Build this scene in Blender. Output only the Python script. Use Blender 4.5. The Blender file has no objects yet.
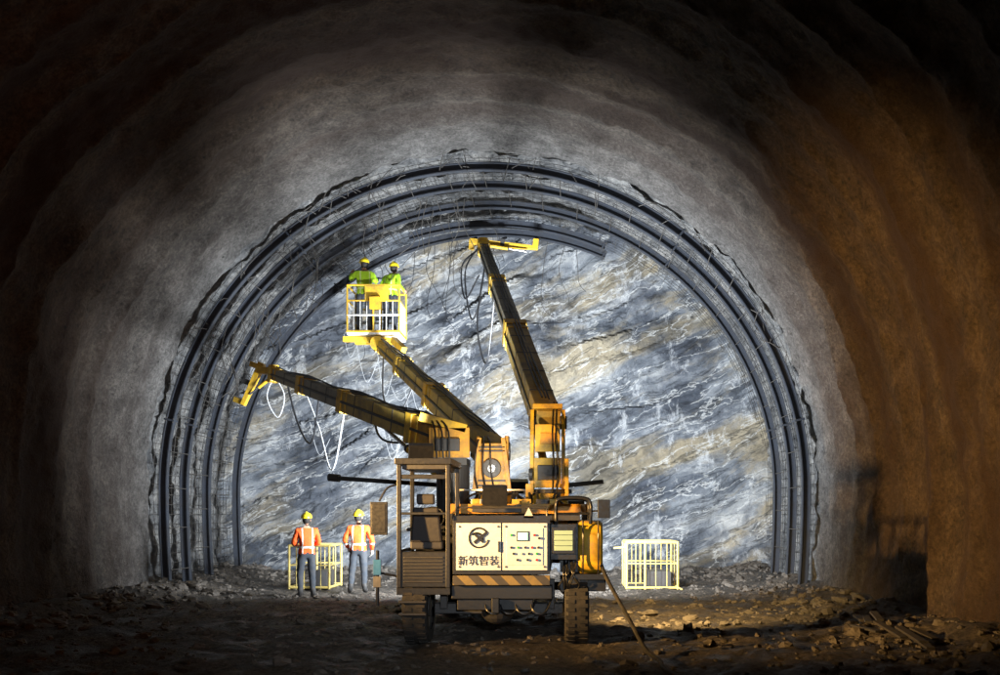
import bpy, math, random
from mathutils import Vector, Matrix, noise
random.seed(7)
V=Vector
scene=bpy.context.scene
COL=scene.collection

# ------------------------------------------------------------------ materials
def newmat(name):
    m=bpy.data.materials.new(name); m.use_nodes=True
    nt=m.node_tree; nt.nodes.clear()
    o=nt.nodes.new('ShaderNodeOutputMaterial'); b=nt.nodes.new('ShaderNodeBsdfPrincipled')
    nt.links.new(b.outputs[0],o.inputs[0])
    return m,nt,b
def N(nt,t,**kw):
    n=nt.nodes.new(t)
    for k,v in kw.items(): setattr(n,k,v)
    return n
def ramp(nt,stops,fac=None,interp='LINEAR'):
    r=N(nt,'ShaderNodeValToRGB'); cr=r.color_ramp; cr.interpolation=interp
    while len(cr.elements)<len(stops): cr.elements.new(0.5)
    for e,(p,c) in zip(cr.elements,stops):
        e.position=p; e.color=(c[0],c[1],c[2],1) if len(c)==3 else c
    if fac is not None: nt.links.new(fac,r.inputs[0])
    return r
def noi(nt,vec,scale,detail=6,rough=0.6,dist=0.0):
    n=N(nt,'ShaderNodeTexNoise'); n.inputs['Scale'].default_value=scale
    n.inputs['Detail'].default_value=detail; n.inputs['Roughness'].default_value=rough
    n.inputs['Distortion'].default_value=dist
    if vec is not None: nt.links.new(vec,n.inputs['Vector'])
    return n
def mapping(nt,vec,scale=(1,1,1),rot=(0,0,0)):
    m=N(nt,'ShaderNodeMapping'); m.inputs['Scale'].default_value=scale; m.inputs['Rotation'].default_value=rot
    nt.links.new(vec,m.inputs['Vector']); return m.outputs[0]
def mixc(nt,fac,a,b,mode='MIX'):
    m=N(nt,'ShaderNodeMix',data_type='RGBA',blend_type=mode)
    for s,v in ((0,fac),(6,a),(7,b)):
        if hasattr(v,'links') : nt.links.new(v,m.inputs[s])
        elif s==0: m.inputs[0].default_value=v
        else: m.inputs[s].default_value=(v[0],v[1],v[2],1)
    return m.outputs[2]
def bump(nt,b,h,strength,dist,prev=None):
    n=N(nt,'ShaderNodeBump'); n.inputs['Strength'].default_value=strength; n.inputs['Distance'].default_value=dist
    nt.links.new(h,n.inputs['Height'])
    if prev is not None: nt.links.new(prev,n.inputs['Normal'])
    nt.links.new(n.outputs[0],b.inputs['Normal']); return n.outputs[0]
def objc(nt):
    return N(nt,'ShaderNodeTexCoord').outputs['Object']

def paint(name,col,rough=0.45,metal=0.0,dirt=0.5,dirtcol=(0.05,0.04,0.03),scale=5):
    m,nt,b=newmat(name); c=objc(nt)
    n=noi(nt,c,scale,6,0.7); r=ramp(nt,[(0.42,(0,0,0)),(0.72,(dirt,)*3)],n.outputs[0])
    n2=noi(nt,c,scale*6,4,0.7)
    v=mixc(nt,n2.outputs[0],tuple(x*0.75 for x in col),tuple(min(1,x*1.15) for x in col))
    o=mixc(nt,r.outputs[0],v,dirtcol)
    nt.links.new(o,b.inputs['Base Color'])
    rr=ramp(nt,[(0.3,(rough*0.8,)*3),(0.7,(min(1,rough*1.4),)*3)],n2.outputs[0]); nt.links.new(rr.outputs[0],b.inputs['Roughness'])
    b.inputs['Metallic'].default_value=metal
    bump(nt,b,n2.outputs[0],0.15,0.01)
    return m
YEL=paint('yellow_paint',(0.74,0.45,0.025),0.45,0,0.75,(0.12,0.09,0.05))
CAGE=paint('dusty_yellow_paint',(0.60,0.46,0.12),0.6,0,0.7,(0.22,0.19,0.14),8)
ORA=paint('orange_paint',(0.70,0.34,0.02),0.45,0,0.75,(0.10,0.07,0.04))
BLK=paint('black_paint',(0.014,0.015,0.018),0.4,0,0.4,(0.03,0.028,0.027))
DGR=paint('dark_grey_metal',(0.06,0.06,0.062),0.45,0.2,0.5)
BOOMY=paint('boom_worn_yellow_paint',(0.50,0.35,0.07),0.45,0,0.8,(0.09,0.075,0.05),3)
BOOMG=paint('boom_grey_paint',(0.26,0.235,0.17),0.42,0.1,0.6)
CHROME=paint('cylinder_rod',(0.6,0.6,0.6),0.2,0.9,0.2)
STEEL=paint('rib_steel',(0.04,0.047,0.062),0.5,0.25,0.6,(0.036,0.03,0.024),3)
REBAR=paint('rebar_steel',(0.07,0.065,0.06),0.7,0.3,0.4)
SILV=paint('panel_silver',(0.70,0.76,0.82),0.35,0.0,0.3,(0.40,0.40,0.40),3)
WHT=paint('white_paint',(0.75,0.75,0.72),0.45,0,0.35,(0.3,0.25,0.2))
HUB=paint('wheel_hub_paint',(0.25,0.24,0.22),0.5,0,0.6,(0.1,0.085,0.07))
RUB=paint('rubber',(0.02,0.02,0.02),0.85,0,0.7,(0.07,0.06,0.05),7)
WIRE=paint('white_wire',(0.5,0.52,0.54),0.5,0,0.1)
BLU=paint('blue_plastic',(0.05,0.22,0.5),0.4,0,0.3)
SEAT=paint('seat_vinyl',(0.03,0.03,0.035),0.5,0,0.3)
RED=paint('red_plastic',(0.6,0.02,0.02),0.4,0,0.1)
GRN=paint('green_plastic',(0.02,0.4,0.08),0.4,0,0.1)
SKIN=paint('skin',(0.40,0.22,0.14),0.55,0,0.1,(0.2,0.1,0.06))
HAIR=paint('hair',(0.015,0.012,0.01),0.7,0,0.1)
EYE=paint('eye_dark',(0.02,0.015,0.01),0.2,0,0.0)
HELM=paint('helmet_yellow',(0.85,0.66,0.02),0.3,0,0.1)
TROU=paint('trousers_cloth',(0.035,0.043,0.055),0.9,0,0.5,(0.07,0.06,0.05),6)
BOOT=paint('boot_rubber',(0.03,0.03,0.03),0.6,0,0.6,(0.12,0.09,0.07),8)
GLOV=paint('glove_cloth',(0.4,0.38,0.33),0.9,0,0.5)

def emis(name,col,s):
    m,nt,b=newmat(name); b.inputs['Base Color'].default_value=(*col,1)
    b.inputs['Emission Color'].default_value=(*col,1); b.inputs['Emission Strength'].default_value=s; return m
LAMPG=emis('lamp_lens_cool',(0.36,0.52,0.38),0.10)
SCREEN=emis('screen_glow',(0.4,0.85,0.8),0.5)
LENSW=emis('lamp_lens_warm',(1.0,0.75,0.4),4)

def hivis(name,col,stripe=(0.58,0.59,0.56)):
    m,nt,b=newmat(name); c=objc(nt)
    sx=N(nt,'ShaderNodeSeparateXYZ'); nt.links.new(c,sx.inputs[0])
    def band(sock,center,half,absx=False):
        if absx:
            a=N(nt,'ShaderNodeMath',operation='ABSOLUTE'); nt.links.new(sock,a.inputs[0]); sock=a.outputs[0]
        s=N(nt,'ShaderNodeMath',operation='SUBTRACT'); nt.links.new(sock,s.inputs[0]); s.inputs[1].default_value=center
        a=N(nt,'ShaderNodeMath',operation='ABSOLUTE'); nt.links.new(s.outputs[0],a.inputs[0])
        l=N(nt,'ShaderNodeMath',operation='LESS_THAN'); nt.links.new(a.outputs[0],l.inputs[0]); l.inputs[1].default_value=half
        return l.outputs[0]
    b1=band(sx.outputs[2],1.07,0.020)
    b2=band(sx.outputs[0],0.105,0.013,True)
    mx2=N(nt,'ShaderNodeMath',operation='MAXIMUM'); nt.links.new(b1,mx2.inputs[0]); nt.links.new(b2,mx2.inputs[1])
    n=noi(nt,c,9,6,0.6); base=mixc(nt,n.outputs[0],tuple(x*0.6 for x in col),col)
    o=mixc(nt,mx2.outputs[0],base,stripe); nt.links.new(o,b.inputs['Base Color']); b.inputs['Roughness'].default_value=0.8
    bump(nt,b,n.outputs[0],0.8,0.03)
    return m
VORG=hivis('hivis_orange',(1.0,0.12,0.01))
VGRN=hivis('hivis_lime',(0.50,0.85,0.03),(0.6,0.75,0.3))

def hazard():
    m,nt,b=newmat('hazard_stripe_paint'); c=objc(nt)
    w=N(nt,'ShaderNodeTexWave',wave_type='BANDS',bands_direction='DIAGONAL'); w.inputs['Scale'].default_value=2.2
    nt.links.new(c,w.inputs[0])
    g=ramp(nt,[(0.49,(0.02,0.02,0.02)),(0.51,(0.32,0.22,0.05))],w.outputs[1])
    n=noi(nt,c,12,6,0.7); o=mixc(nt,n.outputs[0],g.outputs[0],(0.08,0.07,0.06)); nt.links.new(o,b.inputs['Base Color'])
    b.inputs['Roughness'].default_value=0.6; return m
HAZ=hazard()

def shotcrete():
    m,nt,b=newmat('shotcrete'); c=objc(nt)
    sx=N(nt,'ShaderNodeSeparateXYZ'); nt.links.new(c,sx.inputs[0])
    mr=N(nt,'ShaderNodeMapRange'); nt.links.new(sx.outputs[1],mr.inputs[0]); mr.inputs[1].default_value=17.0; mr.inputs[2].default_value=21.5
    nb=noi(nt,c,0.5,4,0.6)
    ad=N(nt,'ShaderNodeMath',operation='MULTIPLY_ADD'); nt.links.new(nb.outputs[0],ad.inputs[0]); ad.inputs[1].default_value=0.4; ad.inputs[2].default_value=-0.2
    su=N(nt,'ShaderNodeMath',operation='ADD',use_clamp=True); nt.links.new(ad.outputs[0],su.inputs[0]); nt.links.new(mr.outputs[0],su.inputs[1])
    n1=noi(nt,c,2.2,8,0.72)
    n0=noi(nt,c,16,4,0.75)
    nn=N(nt,'ShaderNodeMath',operation='MULTIPLY_ADD'); nt.links.new(n0.outputs[0],nn.inputs[0]); nn.inputs[1].default_value=0.5
    n1h=N(nt,'ShaderNodeMath',operation='MULTIPLY'); nt.links.new(n1.outputs[0],n1h.inputs[0]); n1h.inputs[1].default_value=0.5
    nt.links.new(n1h.outputs[0],nn.inputs[2])
    old_dim=ramp(nt,[(0.38,(0.022,0.014,0.009)),(0.5,(0.080,0.053,0.032)),(0.60,(0.15,0.105,0.066))],nn.outputs[0])
    new=ramp(nt,[(0.38,(0.06,0.056,0.053)),(0.5,(0.145,0.140,0.135)),(0.61,(0.27,0.262,0.252))],nn.outputs[0])  # fresh grey, also the lit end of the painted falloff
    base=mixc(nt,su.outputs[0],old_dim.outputs[0],new.outputs[0])  # grey near the face, dark brown behind: shotcrete age plus painted light falloff
    mp=mapping(nt,c,(0.10,1.0,0.10)); ns=noi(nt,mp,1.2,4,0.5,0.4)
    rs=ramp(nt,[(0.42,(0,0,0)),(0.62,(0.8,)*3)],ns.outputs[0])
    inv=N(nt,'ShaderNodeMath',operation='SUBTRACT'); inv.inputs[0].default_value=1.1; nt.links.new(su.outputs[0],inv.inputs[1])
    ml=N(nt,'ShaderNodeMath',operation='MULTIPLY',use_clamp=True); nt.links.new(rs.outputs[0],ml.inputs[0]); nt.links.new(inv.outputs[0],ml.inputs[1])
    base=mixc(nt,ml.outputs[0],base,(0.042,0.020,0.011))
    vo=N(nt,'ShaderNodeTexVoronoi'); vo.inputs['Scale'].default_value=4; nt.links.new(c,vo.inputs[0])
    pr=ramp(nt,[(0.08,(0.9,)*3),(0.14,(0,0,0))],vo.outputs[0])
    pm=ramp(nt,[(0.52,(0,0,0)),(0.58,(1,1,1))],nb.outputs[0])
    pf=mixc(nt,1.0,pr.outputs[0],pm.outputs[0],'MULTIPLY')
    base=mixc(nt,pf,base,(0.02,0.018,0.015))
    nt.links.new(base,b.inputs['Base Color']); b.inputs['Roughness'].default_value=0.85
    n3=noi(nt,c,5,7,0.78)
    p=bump(nt,b,n3.outputs[0],0.9,0.20); bump(nt,b,n0.outputs[0],1.0,0.09,p)
    return m
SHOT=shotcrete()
def sealing():
    m,nt,b=newmat('excavated_sealed_rock'); c=objc(nt)
    n1=noi(nt,c,1.3,8,0.75,0.3); n2=noi(nt,c,9,6,0.75)
    r=ramp(nt,[(0.36,(0.07,0.074,0.08)),(0.5,(0.21,0.213,0.215)),(0.63,(0.38,0.37,0.35))],n1.outputs[0])
    r2=ramp(nt,[(0.35,(0.45,)*3),(0.55,(1.05,)*3)],n2.outputs[0])
    col=mixc(nt,1.0,r.outputs[0],r2.outputs[0],'MULTIPLY'); nt.links.new(col,b.inputs['Base Color']); b.inputs['Roughness'].default_value=0.8
    p=bump(nt,b,n1.outputs[0],0.9,0.3); bump(nt,b,n2.outputs[0],0.9,0.12,p)
    return m
SEAL=sealing()

def rockmat(name):
    m,nt,b=newmat(name); c=objc(nt)
    wp=noi(nt,c,0.45,4,0.55)
    rot0=mapping(nt,c,(1,1,1),(0,math.radians(24),0))
    rot=mixc(nt,0.9,rot0,wp.outputs['Color'],'ADD')
    st=mapping(nt,rot,(0.50,0.6,1.6)); n1=noi(nt,st,0.85,13,0.66,0.1)
    base=ramp(nt,[(0.34,(0.05,0.058,0.072)),(0.43,(0.12,0.137,0.162)),(0.51,(0.235,0.255,0.28)),(0.59,(0.36,0.375,0.385)),(0.70,(0.60,0.60,0.58))],n1.outputs[0])
    st2=mapping(nt,rot,(0.22,0.4,0.9)); n2=noi(nt,st2,0.8,10,0.68,0.3)
    oc=ramp(nt,[(0.50,(0,0,0)),(0.60,(0.9,)*3)],n2.outputs[0])
    och=mixc(nt,n1.outputs[0],(0.10,0.075,0.04),(0.56,0.48,0.33))
    col=mixc(nt,oc.outputs[0],base.outputs[0],och)
    # broad dark beds
    st6=mapping(nt,rot,(0.20,0.5,0.95)); n9=noi(nt,st6,0.75,6,0.58,0.1)
    db=ramp(nt,[(0.40,(0.33,0.36,0.42)),(0.47,(1,1,1))],n9.outputs[0])
    col=mixc(nt,0.9,col,db.outputs[0],'MULTIPLY')
    n3=noi(nt,c,0.36,9,0.7,0.3); dk=ramp(nt,[(0.42,(0.45,0.47,0.52)),(0.53,(1,1,1))],n3.outputs[0])
    col=mixc(nt,1.0,col,dk.outputs[0],'MULTIPLY')
    # thin seams
    st3=mapping(nt,rot,(0.16,0.5,1.5)); n7=noi(nt,st3,1.1,5,0.55,0.0)
    ds=ramp(nt,[(0.405,(1,1,1)),(0.42,(0.15,0.16,0.18)),(0.44,(1,1,1)),(0.535,(1,1,1)),(0.545,(0.3,0.31,0.33)),(0.56,(1,1,1))],n7.outputs[0])
    col=mixc(nt,0.75,col,ds.outputs[0],'MULTIPLY')
    st5=mapping(nt,rot,(0.25,0.5,1.4)); n8=noi(nt,st5,1.0,7,0.6,0.0)
    vn=ramp(nt,[(0.49,(0,0,0)),(0.50,(0.7,)*3),(0.512,(0,0,0))],n8.outputs[0])
    col=mixc(nt,vn.outputs[0],col,(0.66,0.67,0.66))
    dr=mapping(nt,c,(1.7,1,0.8)); n4=noi(nt,dr,0.8,12,0.8,0.2)
    w=ramp(nt,[(0.555,(0,0,0)),(0.62,(0.55,)*3)],n4.outputs[0])
    col=mixc(nt,w.outputs[0],col,(0.62,0.64,0.66))
    nt.links.new(col,b.inputs['Base Color'])
    b.inputs['Roughness'].default_value=0.65
    n6=noi(nt,c,5,9,0.78)
    p=bump(nt,b,n1.outputs[0],0.7,0.30); p=bump(nt,b,ds.outputs[0],0.5,0.10,p); bump(nt,b,n6.outputs[0],1.0,0.13,p)
    return m
ROCK=rockmat('face_rock')

def dirt():
    m,nt,b=newmat('muck_ground'); c=objc(nt)
    n1=noi(nt,c,1.1,8,0.7); n2=noi(nt,c,14,7,0.75)
    r=ramp(nt,[(0.34,(0.03,0.026,0.022)),(0.5,(0.10,0.083,0.066)),(0.68,(0.24,0.20,0.16))],n1.outputs[0])
    r2=ramp(nt,[(0.37,(0.2,)*3),(0.6,(1.2,)*3)],n2.outputs[0])
    col=mixc(nt,1.0,r.outputs[0],r2.outputs[0],'MULTIPLY'); nt.links.new(col,b.inputs['Base Color'])
    rr=ramp(nt,[(0.4,(0.4,)*3),(0.6,(0.95,)*3)],n1.outputs[0]); nt.links.new(rr.outputs[0],b.inputs['Roughness'])
    p=bump(nt,b,n2.outputs[0],1.0,0.14); n3=noi(nt,c,50,3,0.7); bump(nt,b,n3.outputs[0],0.6,0.025,p)
    return m
DIRT=dirt()
STONE=paint('loose_stone',(0.12,0.105,0.09),0.85,0,0.7,(0.045,0.038,0.03),2)

# ------------------------------------------------------------------ builder
def frame(d,up=V((0,0,1))):
    z=d.normalized(); x=up.cross(z)
    if x.length<1e-4: x=V((1,0,0)).cross(z)
    x.normalize(); y=z.cross(x); return x,y,z
class B:
    def __init__(s): s.v=[];s.f=[];s.m=[];s.mats=[]
    def mi(s,mat):
        if mat not in s.mats: s.mats.append(mat)
        return s.mats.index(mat)
    def add(s,vs,fs,mat):
        o=len(s.v); s.v+= [V(p) for p in vs]; k=s.mi(mat)
        for f in fs: s.f.append([i+o for i in f]); s.m.append(k)
    def beam(s,p0,p1,w0,h0,mat,w1=None,h1=None,up=V((0,0,1))):
        p0=V(p0);p1=V(p1); w1=w0 if w1 is None else w1; h1=h0 if h1 is None else h1
        x,y,z=frame(p1-p0,up); vs=[]
        for p,w,h in ((p0,w0,h0),(p1,w1,h1)):
            for a,b_ in ((-1,-1),(1,-1),(1,1),(-1,1)): vs.append(p+x*(a*w/2)+y*(b_*h/2))
        s.add(vs,[(3,2,1,0),(4,5,6,7),(0,1,5,4),(1,2,6,5),(2,3,7,6),(3,0,4,7)],mat)
    def box(s,x0,x1,y0,y1,z0,z1,mat):
        vs=[(x0,y0,z0),(x1,y0,z0),(x1,y1,z0),(x0,y1,z0),(x0,y0,z1),(x1,y0,z1),(x1,y1,z1),(x0,y1,z1)]
        s.add(vs,[(3,2,1,0),(4,5,6,7),(0,1,5,4),(1,2,6,5),(2,3,7,6),(3,0,4,7)],mat)
    def tube(s,pts,r,mat,n=8):
        pts=[V(p) for p in pts]; rs=r if isinstance(r,(list,tuple)) else [r]*len(pts)
        vs=[];L=len(pts); up=V((0.13,0.21,0.97))
        for i,p in enumerate(pts):
            d=(pts[min(i+1,L-1)]-pts[max(i-1,0)])
            x,y,z=frame(d,up)
            for k in range(n):
                a=2*math.pi*k/n; vs.append(p+x*math.cos(a)*rs[i]+y*math.sin(a)*rs[i])
        fs=[]
        for i in range(L-1):
            for k in range(n):
                k2=(k+1)%n; fs.append((i*n+k,i*n+k2,(i+1)*n+k2,(i+1)*n+k))
        fs.append(tuple(range(n-1,-1,-1))); fs.append(tuple((L-1)*n+k for k in range(n)))
        s.add(vs,fs,mat)
    def cyl(s,p0,p1,r,mat,n=24): s.tube([p0,p1],r,mat,n)
    def sph(s,c,r,mat,nu=16,nv=10,fn=None):
        c=V(c); r=(r,r,r) if not isinstance(r,(tuple,list)) else r; vs=[];fs=[]
        for j in range(nv+1):
            t=math.pi*j/nv
            for i in range(nu):
                a=2*math.pi*i/nu; q=V((math.sin(t)*math.cos(a)*r[0],math.sin(t)*math.sin(a)*r[1],math.cos(t)*r[2]))
                if fn: q=fn(q)
                vs.append(c+q)
        for j in range(nv):
            for i in range(nu):
                i2=(i+1)%nu; fs.append((j*nu+i,(j+1)*nu+i,(j+1)*nu+i2,j*nu+i2))
        s.add(vs,fs,mat)
    def make(s,name,parent=None,smooth=False,bevel=0,loc=None):
        me=bpy.data.meshes.new(name)
        off=parent.location if parent else (V(loc) if loc else V((0,0,0)))
        if parent and parent.get('local'): off=V((0,0,0))
        me.from_pydata([tuple(p-off) for p in s.v],[],s.f)
        for mt in s.mats: me.materials.append(mt)
        me.polygons.foreach_set('material_index',s.m)
        me.validate()
        if smooth:
            me.polygons.foreach_set('use_smooth',[True]*len(me.polygons))
            try: me.set_sharp_from_angle(angle=math.radians(45))
            except Exception: pass
        ob=bpy.data.objects.new(name,me); COL.objects.link(ob)
        if parent: ob.parent=parent
        elif loc: ob.location=loc
        if bevel:
            bm=ob.modifiers.new('bevel','BEVEL'); bm.width=bevel; bm.segments=2; bm.limit_method='ANGLE'; bm.angle_limit=math.radians(50)
        return ob
def empty(name,loc):
    e=bpy.data.objects.new(name,None); e.location=loc; e.empty_display_size=0.3; COL.objects.link(e); return e
def catm(pts,n=8):
    pts=[V(p) for p in pts]; P=[pts[0]*2-pts[1]]+pts+[pts[-1]*2-pts[-2]]; out=[]
    for i in range(1,len(P)-2):
        a,b_,c,d=P[i-1:i+3]
        for k in range(n):
            t=k/n; out.append(0.5*((2*b_)+(c-a)*t+(2*a-5*b_+4*c-d)*t*t+(3*b_-a-3*c+d)*t**3))
    out.append(pts[-1]); return out

# ------------------------------------------------------------------ tunnel
CX,CZ=-1.70,2.31
ZB=-0.8
def prof(t,R):
    wl=CZ-ZB; al=math.pi*7.3; T=2*wl+al; s=t*T
    if s<wl:
        z=ZB+s; k=(CZ-z)/wl; return V((CX-R+0.16*k*k,0,z)),V((-1,0,0))
    if s>wl+al:
        z=CZ-(s-wl-al); k=(CZ-z)/wl; return V((CX+R-0.16*k*k,0,z)),V((1,0,0))
    a=math.pi-(s-wl)/al*math.pi; n=V((math.cos(a),0,math.sin(a)))
    return V((CX,0,CZ))+n*R,n
def shell(name,ys,nt_,Rf,mat,jit=None):
    vs=[];fs=[]; ny=len(ys)-1
    for j,y in enumerate(ys):
        for i in range(nt_+1):
            t=i/nt_; p,n=prof(t,7.4); yy=y
            if jit and j>=ny-1: yy+=jit(t)*(j-ny+2)/2
            q=V((p.x,yy,p.z)); R=Rf(q,t); p,n=prof(t,R); vs.append((p.x,yy,p.z))
    for j in range(ny):
        for i in range(nt_):
            a=j*(nt_+1)+i; fs.append((a,a+1,a+nt_+2,a+nt_+1))
    b=B(); b.add(vs,fs,mat); return b.make(name,smooth=True)
def fr(p,o=4): return noise.fractal(p,1.0,2.0,o)
def Rlin(q,t):
    e=min(1,max(0.25,(21.5-q.y)/3))
    sc=0.24*abs(math.sin(math.pi*q.y/1.25+0.9*noise.noise(q*0.35)))**0.8*(0.6+0.7*noise.noise(V((q.x*.3,q.y*.2,q.z*.3))))
    return 7.40+sc*e+0.14*noise.noise(q*0.55)*e+0.07*fr(q*1.6)+0.04*noise.noise(q*5)
ysl=[-14+0.5*i for i in range(44)]+[8+13.45*i/230 for i in range(231)]
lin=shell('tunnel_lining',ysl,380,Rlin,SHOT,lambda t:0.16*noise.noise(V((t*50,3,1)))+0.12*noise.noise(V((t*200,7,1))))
def Rexc(q,t):
    crown=max(0,math.sin(math.pi*t))
    return 7.55+0.14*crown+0.17*fr(q*0.8)+0.12*fr(q*3.1)
exc=shell('excavated_rock_wall',[21.1+7.1*i/80 for i in range(81)],300,Rexc,SEAL)

def face():
    b=B(); nx,nz=300,200; vs=[];fs=[]
    th=math.radians(24)
    for j in range(nz+1):
        for i in range(nx+1):
            x=-10.2+17*i/nx; z=-0.8+12*j/nz
            u=x*math.cos(th)+z*math.sin(th); w=-x*math.sin(th)+z*math.cos(th)
            a=fr(V((u*0.35,w*0.8,2.2)),4)
            sw=w*1.15+1.0*noise.noise(V((u*.3,w*.4,7))); led=(sw-math.floor(sw))
            d=0.26*a+0.14*fr(V((u*1.1,w*2.0,5.)),5)+0.4*noise.noise(V((x*0.25,z*0.25,9)))+0.05*noise.noise(V((x*5,z*5,1)))+0.17*led*(0.5+noise.noise(V((u*.4,math.floor(sw),3))))
            toe=0.7*max(0,1-z/1.4)**2
            rr=math.hypot(x-CX,max(0,z-CZ)); edge=0.5*max(0,(rr-6.3))
            vs.append((x,27.35-d-toe-edge*0.7,z))
    for j in range(nz):
        for i in range(nx):
            a=j*(nx+1)+i; fs.append((a,a+1,a+nx+2,a+nx+1))
    b.add(vs,fs,ROCK); return b.make('rock_face',smooth=True)
face()

def gh(x,y):
    q=V((x,y,0)); h=0.06*fr(q*0.8)+0.05*noise.noise(q*2.7)+0.03*noise.noise(q*7)
    e=abs(x-CX)-5.7
    if e>0: h+=(0.20+0.18*noise.noise(q*0.9))*min(1,e/1.3)**1.2
    if y>23.5: h+=min(1,(y-23.5)/3)**1.5*(0.2+0.25*noise.noise(V((x*0.7,y*.7,4))))
    for xr in (-1.9,0.22): h-=0.06*math.exp(-((x-xr+0.25*math.sin(y*0.25))/0.2)**2)*(0.6+0.4*noise.noise(V((xr,y*1.5,0))))
    return h
def ground():
    b=B(); ys=[]; y=-14.0
    while y<28.2:
        ys.append(y); y+=0.5 if y<8 else 0.07
    nx=260; vs=[];fs=[]
    for y in ys:
        for i in range(nx+1):
            x=-11+18.5*i/nx; vs.append((x,y,gh(x,y)))
    for j in range(len(ys)-1):
        for i in range(nx):
            a=j*(nx+1)+i; fs.append((a,a+1,a+nx+2,a+nx+1))
    b.add(vs,fs,DIRT); b.make('ground',smooth=True)
ground()
def rubble():
    b=B()
    def rock(x,y,s):
        z=gh(x,y)+s*0.12; sd=random.random()*99; rz=random.random()*6; sq=(random.uniform(.6,1.3),random.uniform(.6,1.3),random.uniform(.4,.75))
        Mx=Matrix.Rotation(rz,3,'Z')@Matrix.Rotation(random.uniform(-.5,.5),3,'X')
        def fn(q):
            n=q.normalized(); k=1+0.55*noise.noise(n*1.6+V((sd,0,0)))+0.2*noise.cell(n*2.2+V((sd,3,0)))
            return Mx@V((n.x*s*sq[0]*k,n.y*s*sq[1]*k,n.z*s*sq[2]*k))
        b.sph((x,y,z),1,STONE,8,5,fn)
    for _ in range(3800):
        y=random.uniform(9.5,27); x=random.uniform(-9,5.6)
        side=abs(x-CX)/7.3
        if random.random()>0.45+side**3: continue
        rock(x,y,random.choice([0.015,0.02,0.03,0.03,0.045,0.06]))
    for _ in range(90):
        x=random.uniform(-8,5); y=random.uniform(10.2,20)
        if -2.4<x<0.7: continue
        rock(x,y,random.uniform(0.05,0.12))
    for _ in range(420):
        sgn=random.choice([-1,1]); x=CX+sgn*random.uniform(5.7,7.2); y=random.uniform(9,27); rock(x,y,random.uniform(0.03,0.11)*random.choice([.6,1,1.2]))
    for _ in range(300):
        x=random.uniform(-8.6,5.2); y=random.triangular(24.3,27,26.8); rock(x,y,random.uniform(0.03,0.14))
    for _ in range(40):
        rock(random.uniform(-8.6,-7.2),random.uniform(17,21.5),random.uniform(0.06,0.17))
    b.make('rubble')
rubble()

# ribs
def rib(Y,t0,t1,R=7.22,dx=0,sag=0.0,name='steel_arch_rib'):
    D,W,T=0.18,0.14,0.022
    sec=[(-D/2,-W/2),(-D/2,W/2),(-D/2+T,W/2),(-D/2+T,T/2),(D/2-T,T/2),(D/2-T,W/2),(D/2,W/2),(D/2,-W/2),(D/2-T,-W/2),(D/2-T,-T/2),(-D/2+T,-T/2),(-D/2+T,-W/2)]
    n=150; vs=[];fs=[]; m=len(sec)
    for i in range(n+1):
        t=t0+(t1-t0)*i/n; p,nn=prof(t,R)
        for r,w in sec: 
            q=p+nn*r; vs.append((q.x+dx,Y+w,q.z-sag*math.sin(math.pi*t)))
    for i in range(n):
        for k in range(m):
            k2=(k+1)%m; fs.append((i*m+k,i*m+k2,(i+1)*m+k2,(i+1)*m+k))
    fs.append(tuple(range(m))[::-1]); fs.append(tuple(n*m+k for k in range(m)))
    e=empty(name,(CX,Y,0)); b=B(); b.add(vs,fs,STEEL); b.make('i_beam',e)
    b=B()
    for t in (0.16,0.335,0.665,0.84,t1-0.002):
        if t<t0 or t>t1: continue
        p,nn=prof(t,R); p=V((p.x+dx,Y,p.z-sag*math.sin(math.pi*t))); tg=V((nn.z,0,-nn.x))
        b.beam(p-tg*0.022,p+tg*0.022,0.23,0.25,STEEL,up=V((0,1,0)))
        for a in (-.08,.08):
            for c in (-.07,.07):
                o=p+nn*a+V((0,c,0)); b.cyl(o-tg*0.05,o+tg*0.05,0.015,REBAR,6)
    if t0<0.1:
        p,nn=prof(0.055,R); b.box(p.x-.17+dx,p.x+.17+dx,Y-.15,Y+.15,-0.02,0.06,STEEL)
    if t1>0.9:
        p,nn=prof(0.945,R); b.box(p.x-.17+dx,p.x+.17+dx,Y-.15,Y+.15,-0.02,0.06,STEEL)
    b.make('splice_plates',e)
RY=[21.95,23.05,24.25,25.7]
rib(RY[0],0.02,0.98,7.25); rib(RY[1],0.02,0.98,7.21); rib(RY[2],0.02,0.98,7.12)
rib(RY[3],0.02,0.605,6.94,0.08,0.10)
rib(24.95,0.42,0.605,6.98,0.02,0.12)
b=B()
for k in range(3):
    for i in range(30):
        t=0.045+0.91*(i+0.5*(k%2))/30
        if k>=2 and t>0.585: continue
        p,n=prof(t+random.uniform(-.002,.002),7.13-0.05*k); b.tube([(p.x,RY[k],p.z),(p.x,RY[k+1],p.z)],0.010,REBAR,4)
b.make('rebar_tie_bars')
b=B()
def meshR(t,y): return 7.38+0.05*noise.noise(V((t*20,y,0)))
for j in range(22):
    y=21.7+j*0.25; b.tube([ (lambda p:(p.x,y,p.z))(prof(0.03+0.94*i/110,meshR(i/110,y))[0]) for i in range(111)],0.006,REBAR,3)
for i in range(120):
    t=0.04+0.92*i/119
    b.tube([(lambda p:(p.x,yy,p.z))(prof(t,meshR(t,yy))[0]) for yy in (21.6,22.7,23.8,24.9,26,26.8)],0.006,REBAR,3)
b.make('wire_mesh')
b=B()
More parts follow.
